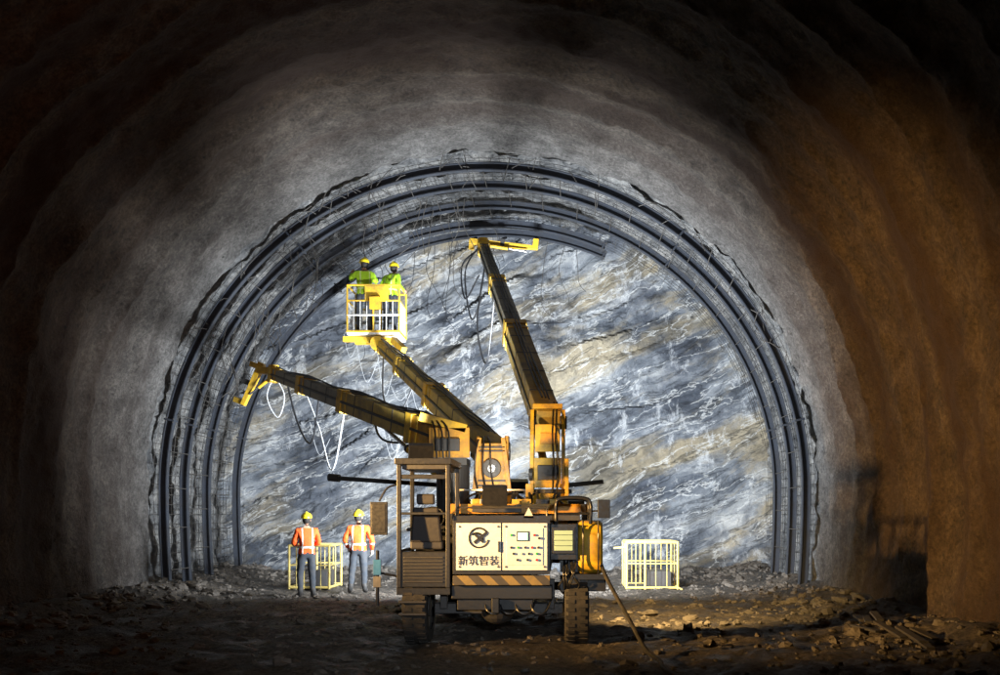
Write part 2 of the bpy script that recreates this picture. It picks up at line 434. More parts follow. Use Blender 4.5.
for _ in range(110):
    t=random.uniform(0.2,0.8); y=random.uniform(21.4,22.2); p,n=prof(t,random.uniform(7.25,7.4)); L=random.uniform(.2,.6)
    tg=V((n.z,0,-n.x)); d=(tg*random.uniform(-1,1)+V((0,random.uniform(-.2,1),0))-n*random.uniform(0,.4)).normalized()
    q=V((p.x,y,p.z)); b.tube([q,q+d*L*0.5,q+d*L+V((0,0,-0.06))],0.010,REBAR,4)
for _ in range(55):
    t=random.uniform(0.2,0.5); p,n=prof(t,7.1); q=V((p.x,random.uniform(22.2,26.3),p.z)); L=random.uniform(.3,1.4)
    b.tube(catm([q,q+V((random.uniform(-.2,.2),0.05,-L*.5)),q+V((random.uniform(-.3,.3),0,-L))],5),0.010,REBAR,4)
b.make('loose_rebar')
b=B()
for _ in range(9):
    x=random.uniform(-6.7,-3.6); z=random.uniform(3.9,6.6); y=random.uniform(25.7,26.0); w_=random.uniform(.2,.7); L=random.uniform(.4,1.3)
    b.tube(catm([(x,y,z),(x+w_*.3,y-.1,z-L*.7),(x+w_*.6,y-.15,z-L),(x+w_,y-.05,z-L*.5)],7),0.006,WIRE,5)
for _ in range(14):
    x=random.uniform(-5.5,0.5); rr=math.sqrt(max(0,6.8**2-(x-CX)**2)); z=CZ+rr; L=random.uniform(.6,2.6); y=25.8
    b.tube(catm([(x,y,z),(x+random.uniform(-.15,.15),y-.05,z-L*.4),(x+random.uniform(-.3,.3),y-.1,z-L*.8),(x+random.uniform(-.4,.4),y-.1,z-L)],6),0.008,random.choice([BLK,REBAR]),5)
b.make('hanging_wires')

# ------------------------------------------------------------------ machine
M=empty('arch_installation_machine',(-0.9,13,0))
def wheel(name,x,y,w=0.32,r=0.5):
    b=B(); pr=[(-w/2,r*0.62),(-w/2,r*0.93),(-w/2+.05,r),(w/2-.05,r),(w/2,r*.93),(w/2,r*.62)]
    n=40; vs=[];fs=[]
    for i in range(n):
        a=2*math.pi*i/n
        for (dx,rr) in pr: vs.append((x+dx,y+math.cos(a)*rr,r+math.sin(a)*rr-0.03))
    m=len(pr)
    for i in range(n):
        for k in range(m-1): i2=(i+1)%n; fs.append((i*m+k,i*m+k+1,i2*m+k+1,i2*m+k))
    b.add(vs,fs,RUB)
    n=30
    for i in range(n):
        a=2*math.pi*i/n
        for sd in (-1,1):
            aa=a+(0.5 if sd>0 else 0)*2*math.pi/n
            c=V((x+sd*w*0.26,y+math.cos(aa)*(r),r-0.03+math.sin(aa)*(r))); rd=V((0,math.cos(aa),math.sin(aa)))
            b.beam(c-rd*0.03,c+rd*0.010,0.05,w*0.36,RUB,up=V((1,0,0)))
    b.cyl((x-w*.38,y,r-.03),(x+w*.38,y,r-.03),r*0.63,HUB,28)
    b.cyl((x-w*.46,y,r-.03),(x+w*.46,y,r-.03),r*0.28,DGR,16)
    b.make(name,M)
wheel('wheel_1',-1.90,13.12); wheel('wheel_2',0.22,13.12); wheel('wheel_3',-1.90,17.2); wheel('wheel_4',0.22,17.2)
b=B()
b.box(-1.30,-0.38,12.8,18.4,0.62,0.95,DGR)
b.box(-1.68,0.05,13.0,13.22,0.38,0.52,DGR); b.box(-1.68,0.05,17.1,17.3,0.38,0.52,DGR)
b.sph((-0.84,13.1,0.45),(0.24,0.24,0.22),DGR)
b.box(-1.42,-0.10,12.70,12.95,0.60,0.78,BLK)
b.box(-1.40,-0.12,12.72,15.4,0.96,1.60,BLK)
b.box(-2.0,0.45,15.0,18.6,0.96,1.34,DGR)
b.beam((-0.84,12.7,0.62),(-0.84,12.7,0.42),0.14,0.1,BLK)
for x in (-1.55,-0.12): 
    b.beam((x,13.0,0.45),(x,13.0,0.85),0.10,0.10,DGR)
b.box(-1.35,-0.35,12.75,12.80,0.45,0.60,BLK)
b.make('chassis',M,bevel=0.012)
b=B()
b.box(-1.39,-0.13,12.62,12.71,0.93,1.63,BLK)
b.box(-1.345,-0.765,12.585,12.618,0.985,1.595,SILV)
b.box(-0.745,-0.165,12.585,12.618,0.985,1.595,SILV)
b.box(-0.69,-0.22,12.576,12.584,1.05,1.53,SILV)
b.box(-0.56,-0.40,12.566,12.5755,1.36,1.49,BLK)
b.box(-0.545,-0.415,12.560,12.5655,1.375,1.475,SCREEN)
for i,(x,z,m_) in enumerate([(-0.63,1.44,GRN),(-0.33,1.44,RED),(-0.27,1.40,BLK),(-0.63,1.28,BLK),(-0.54,1.28,GRN),(-0.45,1.28,BLK),(-0.36,1.28,RED),(-0.28,1.28,BLK),(-0.60,1.20,BLK),(-0.50,1.20,WHT),(-0.40,1.20,BLK),(-0.30,1.20,GRN),(-0.55,1.12,BLK),(-0.42,1.12,BLK),(-0.30,1.12,RED)]):
    b.cyl((x,12.58,z),(x,12.552,z),0.016,m_,12)
for x in (-1.30,-0.80,-0.70,-0.20):
    for z in (1.03,1.55): b.cyl((x,12.59,z),(x,12.574,z),0.014,DGR,8)
b.box(-0.80,-0.78,12.555,12.584,1.22,1.36,BLK)
b.make('control_cabinet',M,bevel=0.006)
b=B(); b.box(-1.39,-0.13,12.60,12.68,0.79,0.915,HAZ); b.make('hazard_bumper',M,bevel=0.006)
b=B()
n=40
def ringpts(cx,cz,r0,a0,a1,sx=1): return [(cx+math.cos(a0+(a1-a0)*i/n)*r0*sx,12.582,cz+math.sin(a0+(a1-a0)*i/n)*r0) for i in range(n+1)]
b.tube(ringpts(-1.05,1.405,0.125,0.5,2*math.pi-0.2),0.013,BLK,5)
b.tube(ringpts(-1.08,1.39,0.075,-0.6,2.4,1.1),0.014,BLK,5)
b.beam((-1.11,12.58,1.34),(-0.95,12.58,1.47),0.02,0.04,BLK); b.beam((-1.10,12.577,1.45),(-0.99,12.577,1.35),0.02,0.035,BLK)
b.make('emblem',M)
def text(s,x,z,size,mat,name,y=12.580):
    c=bpy.data.curves.new(name,'FONT'); c.body=s; c.size=size; c.extrude=0.003; c.offset=0.0006; c.align_x='CENTER'
    o=bpy.data.objects.new(name,c); COL.objects.link(o); c.materials.append(mat); o.parent=M
    o.location=V((x,y,z))-M.location; o.rotation_euler=(math.pi/2,0,0)
text('新筑智装',-1.055,1.06,0.135,BLK,'lettering')
b=B(); b.box(-1.39,-0.13,12.72,12.80,1.63,1.69,BLK)
b.tube([(-1.35,12.76,1.69),(-1.35,12.76,1.80),(-0.17,12.76,1.80),(-0.17,12.76,1.69)],0.014,DGR,6)
b.add([(-0.48,12.72,1.66),(-0.34,12.72,1.66),(-0.41,12.72,1.80),(-0.48,12.75,1.66),(-0.34,12.75,1.66),(-0.41,12.75,1.80)],[(0,1,2),(5,4,3),(0,3,4,1),(1,4,5,2),(2,5,3,0)],WHT)
b.make('top_rail',M)
b=B()
b.box(-1.62,0.42,13.9,14.02,1.72,1.86,ORA)
b.box(-1.62,-1.50,14.02,17.5,1.72,1.86,DGR); b.box(0.30,0.42,14.02,17.5,1.72,1.86,DGR)
b.box(-1.49,0.29,14.1,17.5,1.62,1.74,DGR)
b.box(-1.25,-0.55,13.80,13.897,1.74,1.84,DGR)
for x in (-1.2,-0.85,-0.5,-0.1): b.box(x-0.05,x+0.05,13.86,13.897,1.86,1.93,YEL)
for x in (-1.55,0.36): b.box(x-.05,x+.05,13.92,14.0,1.34,1.72,DGR)
b.box(-1.55,0.36,15.9,17.2,1.34,1.62,DGR)
b.tube([(-1.45,13.95,1.86),(-1.45,13.95,2.06),(-0.5,13.95,2.06),(-0.5,13.95,1.86)],0.014,WHT,6)
for i in range(14):
    x=random.uniform(-1.4,0.2); b.tube(catm([(x,14.2,1.76),(x+random.uniform(-.1,.1),14.5,2.02),(x+random.uniform(-.3,.3),15.2,1.95),(x+random.uniform(-.3,.3),15.8,1.8)],5),0.018,BLK,6)
for x,mm in ((-1.3,SILV),(-0.7,YEL),(-0.35,DGR)): b.box(x,x+0.28,14.15,14.4,1.745,1.93,mm)
b.make('deck_frame',M,bevel=0.006)
b=B()
x0,x1,y0,y1=-2.13,-1.43,12.66,13.85
for x in (x0+.03,x1-.03):
    for y in (y0+.03,y1-.03): b.beam((x,y,0.75),(x,y,2.36),0.055,0.055,BLK)
b.box(x0-.02,x1+.02,y0-.04,y1+.04,2.36,2.44,BLK); b.box(x0+.06,x1-.06,y0+.06,y1-.06,2.30,2.358,DGR)
b.box(x0,x1,y0,y1,0.66,0.75,BLK); b.box(x0+.05,x1-.05,y0+.02,y0+.42,0.76,1.22,BLK)
b.beam((x0+.06,y0+.03,1.72),(x1-.06,y0+.03,1.72),0.035,0.035,BLK); b.beam((x0+.06,y0+.03,2.2),(x1-.06,y0+.03,2.2),0.03,0.06,BLK)
for i in range(8): b.box(x0+.09,x1-.09,y0+.004,y0+.018,0.82+i*0.045,0.84+i*0.045,DGR)
b.box(x0+.03,x0+.06,y0+.08,y1-.08,0.76,1.25,BLK)
for z in (0.40,0.56): b.box(x0+.04,x0+.4,y0-.10,y0-.02,z,z+.03,DGR)
b.make('operator_cab',M,bevel=0.008)
b=B()
b.box(-2.0,-1.56,12.95,13.40,1.24,1.36,SEAT); b.beam((-1.78,12.98,1.34),(-1.78,12.90,1.80),0.42,0.10,SEAT,0.34,0.07,up=V((0,1,0)))
b.beam((-1.78,12.90,1.84),(-1.78,12.89,1.98),0.24,0.07,SEAT,up=V((0,1,0)))
for x in (-2.03,-1.53): b.box(x-.03,x+.03,12.98,13.3,1.48,1.53,SEAT)
b.make('seat',M,bevel=0.03)
b=B(); b.beam((-1.78,13.7,1.0),(-1.78,13.55,1.62),0.06,0.06,DGR)
b.tube([(-1.78+math.cos(a)*.17,13.53+math.sin(a)*.04,1.66+math.sin(a)*.15) for a in [i*math.pi/10 for i in range(21)]],0.014,BLK,6)
b.box(-2.02,-1.5,13.6,13.8,1.2,1.55,BLK); b.box(-1.9,-1.7,13.585,13.597,1.38,1.5,SCREEN); b.make('steering_console',M,bevel=0.005)
b=B()
b.tube(catm([(-2.12,12.7,2.1),(-2.25,12.66,2.05),(-2.35,12.64,1.88)],5),0.014,BLK,6)
b.box(-2.46,-2.24,12.60,12.65,1.44,1.87,BLK); b.box(-2.44,-2.26,12.592,12.5995,1.47,1.84,BLK)
b.tube([(-2.13,12.72,0.9),(-2.38,12.68,0.95)],0.018,BLK,6); b.cyl((-2.38,12.68,0.52),(-2.38,12.68,1.24),0.022,BLK,10)
b.box(-2.43,-2.33,12.64,12.67,0.92,1.12,BLU); b.box(-2.43,-2.33,12.64,12.67,0.76,0.9,HUB)
b.make('side_mirror',M,bevel=0.012)
b=B()
b.box(-0.12,0.21,12.66,12.9,1.12,1.58,BLK); b.box(-0.10,0.19,12.60,12.658,1.20,1.54,BLK)
b.box(-0.075,0.165,12.592,12.5985,1.24,1.50,LAMPG)
for i in range(3): b.box(-0.075,0.165,12.582,12.5905,1.30+i*.07,1.306+i*.07,BLK)
b.make('work_lamp',M,bevel=0.006)
b=B()
hp=catm([(-0.05,12.72,1.58),(-0.05,12.72,1.84),(0.02,12.72,1.92),(0.32,12.72,1.92),(0.40,12.72,1.84),(0.40,12.72,1.58)],6)
b.tube(hp,0.024,BLK,8); b.tube([p+V((0,0.9,0)) for p in hp],0.024,BLK,8); b.tube([(-0.05,12.72,1.72),(0.40,12.72,1.72)],0.016,BLK,6)
for x in (0.02,0.32): b.tube([(x,12.72,1.92),(x,13.62,1.92)],0.018,BLK,6)
b.make('guard_rail',M,smooth=True)
b=B()
def rbox(x0,x1,yc,zc,ry,rz,mat):
    n=28; vs=[];fs=[]
    for x,k in ((x0,.93),(x0+.03,1),(x1-.03,1),(x1,.93)):
        for i in range(n):
            a=2*math.pi*i/n; c,s_=math.cos(a),math.sin(a)
            vs.append((x,yc+math.copysign(abs(c)**.55,c)*ry*k,zc+math.copysign(abs(s_)**.55,s_)*rz*k))
    for j in range(3):
        for i in range(n): i2=(i+1)%n; fs.append((j*n+i,j*n+i2,(j+1)*n+i2,(j+1)*n+i))
    fs.append(tuple(range(n))[::-1]); fs.append(tuple(3*n+i for i in range(n))); b.add(vs,fs,mat)
rbox(0.24,0.56,13.1,1.27,0.42,0.36,YEL); b.box(0.20,0.60,12.63,12.67,0.86,0.93,BLK); b.box(0.0,0.235,12.8,13.9,0.95,1.58,BLK)
for x in (0.30,0.50): b.tube(catm([(x,12.70,1.62),(x,12.655,1.45),(x,12.655,1.1),(x,12.70,0.92)],4),0.012,BLK,5)
b.box(0.0,0.6,12.75,13.6,0.70,0.86,BLK)
b.make('fuel_tank',M,smooth=True)
b=B()
b.tube([(0.42,12.72,1.75),(0.57,12.68,1.76)],0.014,BLK,6); b.box(0.49,0.65,12.62,12.67,1.66,1.90,BLK)
b.make('side_mirror_small',M,bevel=0.01)
b=B()
for k in range(7):
    x=random.uniform(0.02,0.22); b.tube(catm([(x,12.78,1.10),(x+random.uniform(-.04,.06),12.64,0.95),(x+random.uniform(-.1,.1),12.66,0.78),(x,12.9,0.65)],5),0.013,BLK,5)
for k in range(4):
    x=-1.0+k*0.2; b.tube(catm([(x,12.85,0.64),(x+.05,12.7,0.45),(x+.2,12.72,0.42),(x+.3,12.85,0.62)],5),0.013,BLK,5)
b.make('hydraulic_hoses',M,smooth=True)

# booms
def tele(name,p0,p1,secs,base):
    b=B(); p0=V(p0);p1=V(p1); d=p1-p0
    x,y,z=frame(d)
    for f0,f1,w,h,mt in secs: b.beam(p0+d*f0,p0+d*f1,w,h,mt)
    for f0,f1,w,h,mt in secs:
        q=p0+d*f1
        b.beam(q-z*0.20,q+z*0.02,w+0.05,h+0.05,base)
        b.beam(q-z*0.42,q-z*0.36,w+0.03,h+0.03,base)
        b.beam(p0+d*f0+x*(w/2+.01),q+x*(w/2+.01),0.03,0.05,DGR)
        b.beam(p0+d*f0-x*(w/2+.01),q-x*(w/2+.01),0.03,0.05,DGR)
        L=(d*(f1-f0)).length; k=int(L/0.8)
        for i in range(1,k):
            c=p0+d*f0+z*(L*i/k); b.beam(c-z*.02,c+z*.02,w+0.014,h+0.014,DGR)
    b.make(name,M,bevel=0.012)
    b=B()
    for k in range(3):
        pts=[]
        for i in range(15):
            f=0.04+0.92*i/14; pts.append(p0+d*f+y*(0.27-0.10*f+0.03*math.sin(i*1.3+k))+x*(0.06*k-0.06))
        b.tube(pts,0.016,BLK,6)
    b.make(name+'_hoses',M,smooth=True)
def cylinder(b,p0,p1,r=0.07,f=0.55,mt=None):
    p0=V(p0);p1=V(p1);m_=p0.lerp(p1,f); b.cyl(p0,m_,r,mt or YEL,18); b.cyl(m_,p1,r*0.5,CHROME,14); b.cyl(p0.lerp(p1,f-.03),m_,r*1.15,DGR,18)
P0=V((-0.20,16.0,3.20)); P1=V((-1.93,24.4,8.42))
tele('boom_right',P0,P1,[(0,0.42,0.40,0.46,BOOMY),(0.40,0.72,0.31,0.37,BOOMG),(0.70,1.0,0.23,0.28,BOOMG)],YEL)
b=B()
b.cyl((-0.2,16,1.30),(-0.2,16,2.05),0.34,YEL,28); b.cyl((-0.2,16,2.05),(-0.2,16,2.12),0.40,DGR,28)
for sx in (-1,1):
    x=-0.2+sx*0.255
    vs=[(x-.03,15.65,2.12),(x-.03,16.4,2.12),(x-.03,16.35,3.1),(x-.03,16.15,3.42),(x-.03,15.85,3.42),(x-.03,15.68,3.0)]
    vs+=[(p[0]+.06,p[1],p[2]) for p in vs]
    b.add(vs,[(0,1,2,3,4,5),(11,10,9,8,7,6)]+[(i,(i+1)%6,(i+1)%6+6,i+6) for i in range(6)],YEL)
    b.cyl((x-.06,16.0,3.22),(x+.06,16.0,3.22),0.11,DGR,20)
b.box(-0.42,0.02,15.62,15.72,2.14,2.62,YEL); b.box(-0.40,0.0,15.64,15.72,2.72,3.16,YEL)
b.box(-0.36,-0.04,15.58,15.615,2.26,2.50,DGR); b.box(-0.32,-0.08,15.60,15.635,2.84,3.02,ORA)
b.box(-0.44,0.04,15.7,16.4,3.42,3.50,YEL)
b.box(0.08,0.14,15.5,15.9,2.0,2.6,YEL); b.box(-0.55,-0.42,15.6,16.2,1.9,2.2,YEL)
for k in range(2): b.tube(catm([(-0.12+k*.07,15.6,2.05),(-0.10+k*.07,15.48,2.5),(-0.12+k*.06,15.52,3.0),(-0.1+k*.05,15.9,3.55)],5),0.018,BLK,6)
cylinder(b,(-0.2,16.5,2.2),P0.lerp(P1,0.22)-V((0,0,0.25)))
b.cyl((-0.5,15.60,2.35),(-0.44,15.60,2.35),0.10,DGR,16)
b.make('boom_turret_right',M,bevel=0.008)
Q0=V((-1.05,16.0,2.70)); Q1=V((-4.25,22.9,5.72))
tele('boom_middle',Q0,Q1,[(0,0.46,0.36,0.42,BOOMY),(0.44,0.76,0.29,0.34,BOOMY),(0.74,1.0,0.22,0.26,YEL)],YEL)
b=B()
b.cyl((-1.1,16.1,1.34),(-1.1,16.1,2.15),0.30,ORA,28)
for sx in (-1,1):
    x=-1.1+sx*0.23
    b.beam((x,16.05,2.1),(x,16.0,3.0),0.06,0.62,ORA,0.06,0.40,up=V((0,1,0)))
    b.cyl((x-.05,16.0,2.75),(x+.05,16.0,2.75),0.15,DGR,24)
b.cyl((-1.10,15.60,2.45),(-1.10,15.70,2.45),0.15,DGR,28); b.cyl((-1.10,15.585,2.45),(-1.10,15.60,2.45),0.07,CHROME,24)
b.box(-1.34,-0.86,15.7,15.78,2.1,2.86,ORA)
for z in (2.16,2.24,2.72,2.78): b.box(-1.32,-0.88,15.67,15.698,z,z+.03,DGR)
b.beam((-1.38,15.72,2.1),(-1.30,15.72,2.95),0.07,0.10,ORA,up=V((0,1,0))); b.beam((-0.82,15.72,2.1),(-0.92,15.72,2.95),0.07,0.10,ORA,up=V((0,1,0)))
cylinder(b,(-1.1,16.4,2.2),Q0.lerp(Q1,0.25)-V((0,0,0.2)))
for k in range(3): b.tube(catm([(-1.3+k*.13,15.66,2.0),(-1.36+k*.13,15.5,2.4),(-1.32+k*.1,15.55,2.85),(-1.3+k*.05,16.1,3.0)],5),0.016,BLK,6)
b.make('boom_turret_middle',M,bevel=0.008)
R0=V((-1.85,15.9,2.95)); R1=V((-6.60,22.4,4.95))
tele('boom_left',R0,R1,[(0,0.13,0.42,0.46,ORA),(0.11,0.50,0.34,0.40,BOOMY),(0.48,0.78,0.28,0.33,BOOMG),(0.76,1.0,0.22,0.25,BOOMG)],YEL)
b=B()
b.cyl((-1.75,15.9,1.34),(-1.75,15.9,2.55),0.27,DGR,28)
b.box(-2.1,-1.45,15.55,15.63,2.62,3.10,ORA); b.box(-2.05,-1.5,15.64,16.3,2.5,2.62,DGR)
b.beam((-2.25,15.72,3.28),(-1.5,15.72,3.08),0.34,0.14,YEL)
b.box(-2.0,-1.6,15.47,15.545,2.72,2.92,DGR)
cylinder(b,(-1.95,16.2,2.3),R0.lerp(R1,0.3)-V((0,0,0.2)))
for k in range(3): b.tube(catm([(-1.9+k*.1,15.5,2.0),(-1.95+k*.1,15.4,2.6),(-2.0+k*.1,15.45,3.1),(-2.2,15.9,3.4)],5),0.018,BLK,6)
b.make('boom_turret_left',M,bevel=0.008)
b=B()
T=P1
b.cyl(T-V((0,0,0.22)),T+V((0,0,0.22)),0.13,YEL,18)
b.beam(T+V((-0.35,0,0.14)),T+V((1.35,0.15,0.02)),0.15,0.15,YEL,0.10,0.10)
b.beam(T+V((-0.1,0,-.2)),T+V((0.75,0.1,-0.06)),0.07,0.07,DGR)
for dx in (-0.3,0.45,1.3):
    b.beam(T+V((dx,0.05,-0.05)),T+V((dx+.03,0.05,0.22)),0.09,0.14,YEL if dx!=0.45 else DGR)
    b.beam(T+V((dx,0.05,0.21)),T+V((dx+.12,0.2,0.30)),0.06,0.06,BLK)
cylinder(b,T+V((0.1,-.1,0.02)),T+V((1.1,-.02,-0.12)),0.04)
b.make('rib_gripper_right',M,bevel=0.008)
b=B(); T=R1
b.cyl(T-V((0,0,0.2)),T+V((0,0,0.2)),0.12,YEL,18)
b.beam(T+V((0.05,0,0.06)),T+V((-0.42,0.2,0.12)),0.16,0.16,YEL)
b.beam(T+V((-0.32,0.2,0.28)),T+V((-0.80,0.3,-0.68)),0.15,0.15,YEL,0.11,0.11)
for f in (0.1,0.5,0.95):
    p=T+V((-0.32,0.2,0.28)).lerp(V((-0.80,0.3,-0.68)),f); b.beam(p,p+V((-0.26,0.1,0.10)),0.08,0.12,YEL if f!=.5 else DGR)
cylinder(b,T+V((-0.1,0,-0.12)),T+V((-0.62,0.2,-0.45)),0.04)
b.make('rib_gripper_left',M,bevel=0.008)
b=B()
def hang(pts,r=0.022,m_=BLK): b.tube(catm(pts,8),r,m_,6)
hang([P1+V((-.1,-.1,0)),P1+V((-.42,-.3,-.7)),P1+V((-.25,-.5,-1.9)),P1+V((.05,-1.0,-1.5))])
hang([P1+V((0,-.1,0)),P1+V((-.5,-.2,-.5)),P1+V((-.40,-.5,-1.4)),P1+V((-.0,-1.2,-1.0))])
hang([P0.lerp(P1,.86)+V((-.1,0,0)),P0.lerp(P1,.80)+V((-.35,0,-1.2)),P0.lerp(P1,.74)+V((-.20,0,-1.9)),P0.lerp(P1,.62)+V((-.15,0,0))])
hang([R0.lerp(R1,.9),R0.lerp(R1,.85)+V((.1,0,-.9)),R0.lerp(R1,.75)+V((.1,0,-1.2)),R0.lerp(R1,.66)])
hang([R0.lerp(R1,.78),R0.lerp(R1,.7)+V((.1,0,-.8)),R0.lerp(R1,.58)+V((0,0,-1.5)),R0.lerp(R1,.5)+V((0,0,-.1))],0.016,WIRE)
hang([R1+V((0,0,0)),R1+V((.25,0,-.5)),R1+V((.1,0,-1.0)),R1+V((-.15,0,-.5)),R1+V((.1,0,.1))],0.012,WIRE)
hang([Q0.lerp(Q1,.95),Q0.lerp(Q1,.85)+V((-.2,0,-.9)),Q0.lerp(Q1,.7)+V((-.2,0,-1.0)),Q0.lerp(Q1,.6)],0.02)
hang([R0.lerp(R1,.35),R0.lerp(R1,.3)+V((.1,0,-.5)),Q0.lerp(Q1,.25)+V((0,0,-.3)),Q0.lerp(Q1,.2)],0.022)
b.make('hanging_hoses',M,smooth=True)
# basket
b=B(); bx0,bx1,by0,by1,bz=-4.98,-3.76,22.75,23.75,6.0
b.box(bx0,bx1,by0,by1,bz-.08,bz-.02,WHT)
def rail(z,m_,r=0.022): b.tube([(bx0,by0,z),(bx1,by0,z),(bx1,by1,z),(bx0,by1,z),(bx0,by0,z)],r,m_,8)
rail(bz,YEL,.03); rail(bz+1.08,YEL,.026); rail(bz+.72,YEL); rail(bz+.38,WHT)
for i in range(9):
    x=bx0+(bx1-bx0)*i/8
    for y in (by0,by1): b.tube([(x,y,bz),(x,y,bz+(1.08 if i%4==0 else .70))],0.011 if i%4 else .022,YEL if i%4==0 else WHT,6)
for i in range(1,6):
    y=by0+(by1-by0)*i/6
    for x in (bx0,bx1): b.tube([(x,y,bz),(x,y,bz+.72)],0.011,WHT,6)
b.box(bx0+.42,bx1-.25,by0-.03,by0-.005,bz+.74,bz+1.06,YEL)
b.box(bx0+.55,bx0+.8,by0-.14,by0-.035,bz+.5,bz+.78,YEL)
b.beam((bx0+.1,23.2,bz-.16),(bx1-.1,23.2,bz-.16),0.14,0.14,YEL)
b.beam((-4.25,22.9,5.72),(-4.3,23.25,bz-.1),0.24,0.24,YEL)
b.beam((-5.1,22.9,5.84),(-4.0,22.8,5.80),0.10,0.12,YEL); b.cyl((-4.25,22.6,5.7),(-4.25,23.1,5.7),0.17,YEL,20)
b.beam((-3.9,22.75,5.8),(-3.6,22.4,5.5),0.14,0.14,YEL)
b.make('work_basket',M)
b=B(); b.cyl((-3.9,17.2,2.35),(-1.6,16.6,2.18),0.04,DGR,12); b.cyl((-4.1,17.25,2.37),(-3.9,17.2,2.35),0.07,DGR,12)
b.cyl((0.0,16.8,2.2),(0.75,16.9,2.28),0.04,DGR,12); b.make('stabiliser_bars',M)

# ------------------------------------------------------------------ cages, cable
def cage(name,x0,x1,y0,y1,h,arm=True):
    e=empty(name,((x0+x1)/2,(y0+y1)/2,0)); b=B(); z0=gh((x0+x1)/2,(y0+y1)/2)+0.02
    for z,r in ((z0+.04,.028),(z0+h*.55,.016),(z0+h,.028)):
        b.tube([(x0,y0,z),(x1,y0,z),(x1,y1,z),(x0,y1,z),(x0,y0,z)],r,CAGE,8)
    xm=x0+(x1-x0)*.36
    for x,r in ((x0,.028),(xm,.026),(x1,.028),(x0+(xm-x0)*.5,.010),(xm+(x1-xm)*.33,.011),(xm+(x1-xm)*.67,.011)):
        for y in (y0,y1): b.tube([(x,y,z0),(x,y,z0+h)],r,CAGE,6)
    for x in (x0,x1):
        b.tube([(x,(y0+y1)/2,z0),(x,(y0+y1)/2,z0+h)],.014,CAGE,6)
    b.box(x0+.02,x1-.02,y0+.02,y1-.02,z0,z0+.05,DGR)
    b.box(xm+.1,x1-.12,y0+.3,y1-.2,z0+.055,z0+.4,DGR)
    if arm:
        b.tube([(x0,y0,z0+h*.9),(x0-.3,y0,z0+h*.88)],0.022,CAGE,6); b.tube([(x1,y0,z0+.05),(x1+.1,y0-.1,z0+.0)],0.02,CAGE,6)
    b.make('frame',e)
cage('yellow_access_cage',1.53,2.70,22.3,23.6,1.08)
cage('yellow_access_cage',-6.10,-5.20,21.9,23.1,0.98,False)
b=B()
cp=catm([(0.50,12.8,1.15),(0.62,12.55,0.85),(0.85,12.1,0.42),(1.02,11.6,0.10),(1.12,11.0,0.06),(1.12,10.2,0.06),(1.35,9.0,0.06),(1.5,7.0,0.05),(1.3,3,0.05)],10)
b.tube([V((p.x,p.y,max(p.z,gh(p.x,p.y)+.02))) for p in cp],0.026,RUB,8); b.make('power_cable',smooth=True)
b=B()
for _ in range(9):
    x=random.uniform(4.2,5.0); y=random.uniform(11.5,15); z=gh(x,y)+.08; a=random.uniform(-.5,.5); L=random.uniform(.4,1.0)
    b.beam((x,y,z),(x+math.sin(a)*L*.5,y+math.cos(a)*L,z+random.uniform(0,.12)),0.10,0.03,random.choice([REBAR,DGR]))
b.make('timber_offcuts')

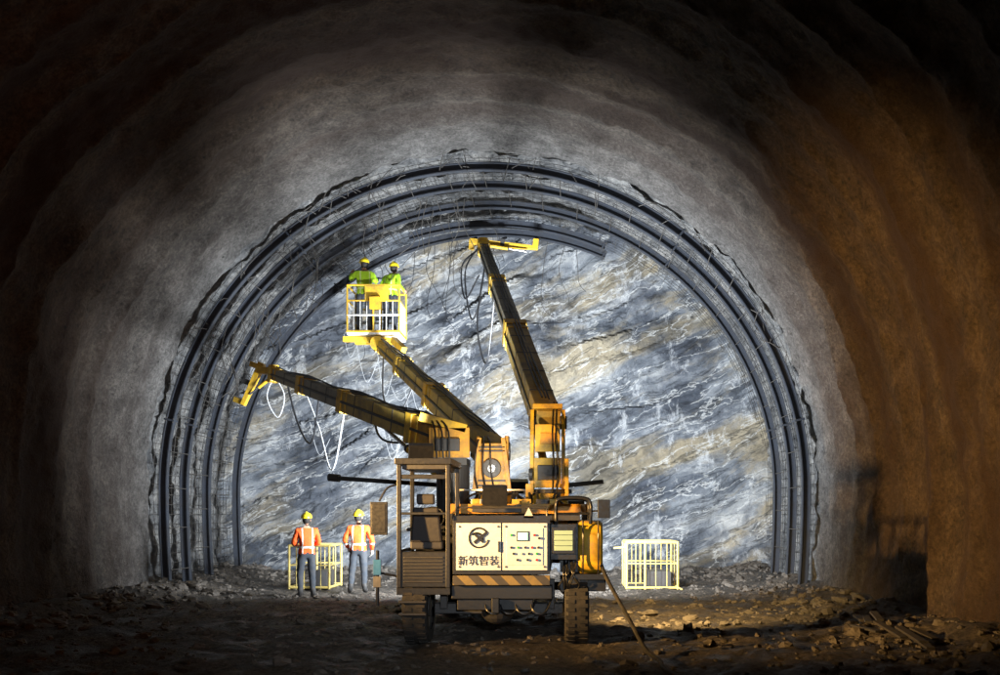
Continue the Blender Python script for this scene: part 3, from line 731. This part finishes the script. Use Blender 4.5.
# ------------------------------------------------------------------ people
def worker(loc,rz,J,vest,scale=1.0,headyaw=0,headpitch=0,glove=False):
    e=empty('construction_worker',loc); e.rotation_euler=(0,0,rz); e.scale=(scale,)*3; e['local']=1
    names=list(J.keys()); idx={n:i for i,n in enumerate(names)}
    edges=[('pelvis','spine'),('spine','chest'),('chest','nb'),('nb','neck')]
    for s in 'LR':
        edges+=[('chest','sh'+s),('sh'+s,'el'+s),('el'+s,'wr'+s),('pelvis','hip'+s),('hip'+s,'kn'+s),('kn'+s,'an'+s),('an'+s,'toe'+s)]
    rad=dict(pelvis=.145,spine=.145,chest=.155,nb=.075,neck=.055,sh=.078,el=.058,wr=.042,hip=.105,kn=.078,an=.06,toe=.05)
    me=bpy.data.meshes.new('body'); me.from_pydata([J[n] for n in names],[(idx[a],idx[c]) for a,c in edges],[])
    ob=bpy.data.objects.new('tmp',me); COL.objects.link(ob)
    sk=ob.modifiers.new('s','SKIN')
    sv=me.skin_vertices[0].data
    for n in names:
        k=n if n in rad else n[:-1]; r=rad[k]; sv[idx[n]].radius=(r,r); sv[idx[n]].use_root=(n=='pelvis')
    sb=ob.modifiers.new('b','SUBSURF'); sb.levels=2; sb.render_levels=2
    dg=bpy.context.evaluated_depsgraph_get(); dg.update()
    nm=bpy.data.meshes.new_from_object(ob.evaluated_get(dg)); bpy.data.objects.remove(ob)
    nm.name='body'; nm.materials.clear()
    for m_ in (vest,TROU,BOOT,SKIN): nm.materials.append(m_)
    segs=[]
    for a,c in edges:
        k=0
        if a[:3]=='hip' or a[:2]=='kn' : k=1
        if a[:2]=='an': k=2
        if c=='neck': k=3
        if a=='pelvis' and c[:3]=='hip': k=1
        segs.append((V(J[a]),V(J[c]),k))
    hz=J['pelvis'][2]
    for p in nm.polygons:
        c=p.center; best=9;kk=0
        for a,d,k in segs:
            ab=d-a; t=max(0,min(1,(c-a).dot(ab)/ab.length_squared)); ds=(c-(a+ab*t)).length
            if ds<best: best=ds;kk=k
        if kk==1 and c.z>hz-.02 : kk=0
        if kk==0 and c.z<hz-.06 and abs(c.x)<.2 and best<.2 and min((c-V(J['wrL'])).length,(c-V(J['wrR'])).length)>.12: kk=1
        if kk==1 and min((c-V(J['anL'])).length,(c-V(J['anR'])).length)<.13: kk=2
        p.material_index=kk; p.use_smooth=True
    for v in nm.vertices:
        v.co+=v.normal*(0.012*noise.noise(v.co*14)+0.008*noise.noise(v.co*30))
    body=bpy.data.objects.new('body',nm); COL.objects.link(body); body.parent=e
    b=B(); hc=V(J['neck'])+V((0,-.015,0.115))
    MH=Matrix.Rotation(headyaw,4,'Z')@Matrix.Rotation(headpitch,4,'X')
    def hd(q):
        n=q.copy()
        if q.z<0: n.x*=1+0.25*q.z/.12; n.y*=1+0.1*q.z/.12
        return n
    b.sph((0,0,0),(.078,.098,.118),SKIN,20,14,hd)
    b.tube([(0,-.088,.02),(0,-.112,-.018),(0,-.094,-.03)],[.009,.016,.012],SKIN,7)
    for s in (-1,1):
        b.sph((s*.03,-.086,.012),(.014,.010,.008),WHT,8,6); b.sph((s*.03,-.094,.012),(.006,.004,.006),EYE,8,6)
        b.sph((s*.079,.004,-.005),(.010,.019,.03),SKIN,8,6)
        b.tube([(s*.045,-.088,.030),(s*.016,-.095,.032)],.004,HAIR,4)
    b.tube([(-.025,-.091,-.055),(0,-.096,-.057),(.025,-.091,-.055)],.006,SKIN,5)
    b.sph((0,.016,.008),(.084,.100,.116),HAIR,18,12,lambda q: V((q.x,max(q.y,-.045),max(q.z,-.085))))
    def hf(q): return V((q.x,q.y,max(q.z,0.0)))
    b.sph((0,.006,.048),(.112,.132,.108),HELM,24,14,hf)
    n=28; vs=[];fs=[]
    for i in range(n):
        a=2*math.pi*i/n; f=1.0+(0.30 if math.sin(a)<-.2 else .07)
        vs+=[(math.cos(a)*.110,.006+math.sin(a)*.130,.052),(math.cos(a)*.112*(1.1),.006+math.sin(a)*.132*f,.040)]
    for i in range(n): i2=(i+1)%n; fs.append((2*i,2*i2,2*i2+1,2*i+1))
    b.add(vs,fs,HELM)
    b.tube([(0,-.118,.075),(0,-.06,.148),(0,.006,.162),(0,.07,.148),(0,.13,.075)],.013,HELM,6)
    for s in (-1,1): b.tube([(s*.085,-.01,.04),(s*.06,-.05,-.09),(0,-.07,-.118)],.003,BLK,4)
    for i in range(len(b.v)): b.v[i]=(MH@b.v[i])+hc
    b.make('head',e,smooth=True)
    b=B(); hm=GLOV if glove else SKIN
    for s in 'LR':
        w=V(J['wr'+s]); d=(w-V(J['el'+s])).normalized(); sx=1 if s=='L' else -1
        side=d.cross(V((sx,0,0)))
        if side.length<.3: side=V((0,-1,0))
        side.normalize(); nrm=d.cross(side).normalized()
        if nrm.x*sx>0: nrm=-nrm
        b.tube([w-d*.01,w+d*.03,w+d*.07,w+d*.095],[.026,.036,.040,.034],hm,8)
        for k,L in enumerate((.066,.075,.070,.055)):
            o=w+d*.09+side*(.027-.018*k); b.tube([o-d*.02,o+d*L*.45+nrm*.006,o+d*L*.8+nrm*.026,o+d*L*.9+nrm*.044],[.010,.0095,.009,.007],hm,6)
        o=w+d*.035+side*.03; b.tube([o-side*.01,o+side*.03+d*.025,o+side*.035+d*.055+nrm*.012],[.013,.011,.008],hm,6)
    b.make('hands',e,smooth=True)
    return e
def pose(**kw):
    J=dict(pelvis=(0,0,.96),spine=(0,.01,1.13),chest=(0,.01,1.33),nb=(0,.01,1.46),neck=(0,0,1.53),
      shL=(.185,.01,1.41),elL=(.25,.03,1.14),wrL=(.25,-.06,.90),shR=(-.185,.01,1.41),elR=(-.25,.03,1.14),wrR=(-.25,-.06,.90),
      hipL=(.095,0,.90),knL=(.115,-.02,.50),anL=(.13,.02,.10),toeL=(.15,-.13,.045),hipR=(-.095,0,.90),knR=(-.115,-.02,.50),anR=(-.13,.02,.10),toeR=(-.15,-.13,.045))
    J.update(kw); return J
worker((-5.25,20.15,gh(-5.25,20.15)),math.radians(205),pose(elL=(.27,.0,1.15),wrL=(.16,-.24,1.10),elR=(-.26,.0,1.14),wrR=(-.12,-.25,1.13),knL=(.13,-.05,.50)),VORG,0.99,math.radians(-20),-.1)
worker((-4.33,20.9,gh(-4.33,20.9)),math.radians(182),pose(elR=(-.30,.03,1.15),wrR=(-.27,-.10,.93),elL=(.29,.05,1.16),wrL=(.24,-.12,.98),anL=(.17,.03,.10),toeL=(.21,-.12,.045),knL=(.14,-.02,.50)),VORG,1.0,math.radians(-15),-.1,True)
worker((-4.68,23.25,bz-.02),math.radians(200),pose(elL=(.30,-.10,1.30),wrL=(.24,-.30,1.48),elR=(-.30,-.1,1.28),wrR=(-.2,-.32,1.40)),VGRN,1.04,0.2,-.15)
worker((-4.08,23.35,bz-.02),math.radians(150),pose(elR=(-.26,.02,1.15),wrR=(-.20,-.25,1.10),elL=(.28,.0,1.16),wrL=(.2,-.25,1.15),spine=(0,-.01,1.12),chest=(0,-.06,1.31),nb=(0,-.10,1.43),neck=(0,-.13,1.49),shL=(.185,-.06,1.38),shR=(-.185,-.06,1.38)),VGRN,1.04,0.3,-.15)

# ------------------------------------------------------------------ lights
def look(o,tgt): o.rotation_euler=(V(tgt)-o.location).to_track_quat('-Z','Y').to_euler()
def lamp(name,kind,loc,tgt,e,col,size=0.5,spot=120,blend=0.6):
    l=bpy.data.lights.new(name,kind); l.energy=e; l.color=col
    if kind=='AREA': l.shape='DISK'; l.size=size
    else: l.shadow_soft_size=size
    if kind=='SPOT': l.spot_size=math.radians(spot); l.spot_blend=blend
    o=bpy.data.objects.new(name,l); o.location=loc; COL.objects.link(o); look(o,tgt); return o
def fixture(loc,tgt,parent=None,name='flood_lamp'):
    b=B(); p=V(loc); d=(V(tgt)-p).normalized(); b.beam(p-d*.16,p-d*.04,.34,.26,BLK); b.beam(p-d*.04,p-d*.03,.30,.22,LENSW if 'warm' in name else SCREEN)
    return b.make(name,parent)
COOL=(0.88,0.94,1.0); WARM=(1.0,0.56,0.18)
for i,(p,t,e) in enumerate([((-1.9,18.75,1.9),(-3.3,27,5.0),1150),((0.3,18.75,1.9),(0.6,27,5.0),900),((-0.8,18.75,2.3),(-2.0,27,7.0),1550)]):
    lamp('face_floodlight','AREA',p,t,e,COOL,0.5); fixture(p,t,M,'face_lamp_%d'%(i+1))
lamp('turret_fill_light','SPOT',(-0.9,13.4,2.0),(-1.2,17,3.2),400,(1.0,0.92,0.76),0.10,52,0.8); fixture((-0.9,13.4,2.0),(-1.2,17,3.2),M,'turret_fill_housing')  # added fill to brighten turrets and booms, with an added housing
lamp('basket_fill_light','SPOT',(-2.0,13.9,2.62),(-4.4,23,6.7),1800,(0.95,0.97,1.0),0.06,20,0.7); fixture((-2.0,13.9,2.62),(-4.4,23,6.7),M,'basket_fill_housing')  # added fill to brighten the basket workers; the housing is added too
wl=(-6.6,9.2,2.3); wt=(5.6,15.6,2.9)
lamp('side_floodlight','SPOT',wl,wt,12000,WARM,0.12,52,1.0)
S=empty('warm_floodlight_stand',(wl[0],wl[1],0))
fixture(wl,wt,S,'lamp_head_warm')
b=B(); b.cyl((wl[0]-.1,wl[1],0),(wl[0]-.1,wl[1],2.2),.03,DGR)
for a in (0,2.1,4.2): b.tube([(wl[0]-.1,wl[1],.7),(wl[0]-.1+.6*math.cos(a),wl[1]+.6*math.sin(a),0)],.02,DGR,6)
b.make('tripod',S)
lamp('rear_fill_light','SPOT',(2.0,2.0,2.0),(-7.0,13.5,6.5),700,(1.0,0.38,0.17),0.3,70,1.0)  # unseen added fill, dim red on the left wall and crown
lamp('machine_fill_light','SPOT',(1.2,-2.0,3.0),(-2.2,14.0,1.4),2300,(0.85,0.93,1.0),0.25,26,0.9)  # unseen added fill that brightens the machine front and floor workers
lamp('machine_side_lamp','SPOT',(0.80,13.9,1.7),(2.0,16.4,0),2200,(1.0,0.64,0.24),0.06,80,0.9)

w=bpy.data.worlds.new('World'); scene.world=w; w.use_nodes=True; nt=w.node_tree
bg=nt.nodes['Background']; sk=nt.nodes.new('ShaderNodeTexSky'); sk.sky_type='NISHITA'; sk.sun_disc=False
sk.sun_elevation=math.radians(2); sk.sun_rotation=math.radians(180); nt.links.new(sk.outputs[0],bg.inputs[0]); bg.inputs[1].default_value=0.002

cam=bpy.data.cameras.new('Camera'); co=bpy.data.objects.new('Camera',cam); COL.objects.link(co)
co.location=(0,0,1.7); co.rotation_euler=(math.pi/2,0,0); cam.lens=35; cam.sensor_width=36
cam.shift_x=-0.06; cam.shift_y=0.1775; cam.clip_end=300; scene.camera=co
scene.view_settings.view_transform='Standard'; scene.view_settings.look='None'; scene.view_settings.exposure=0
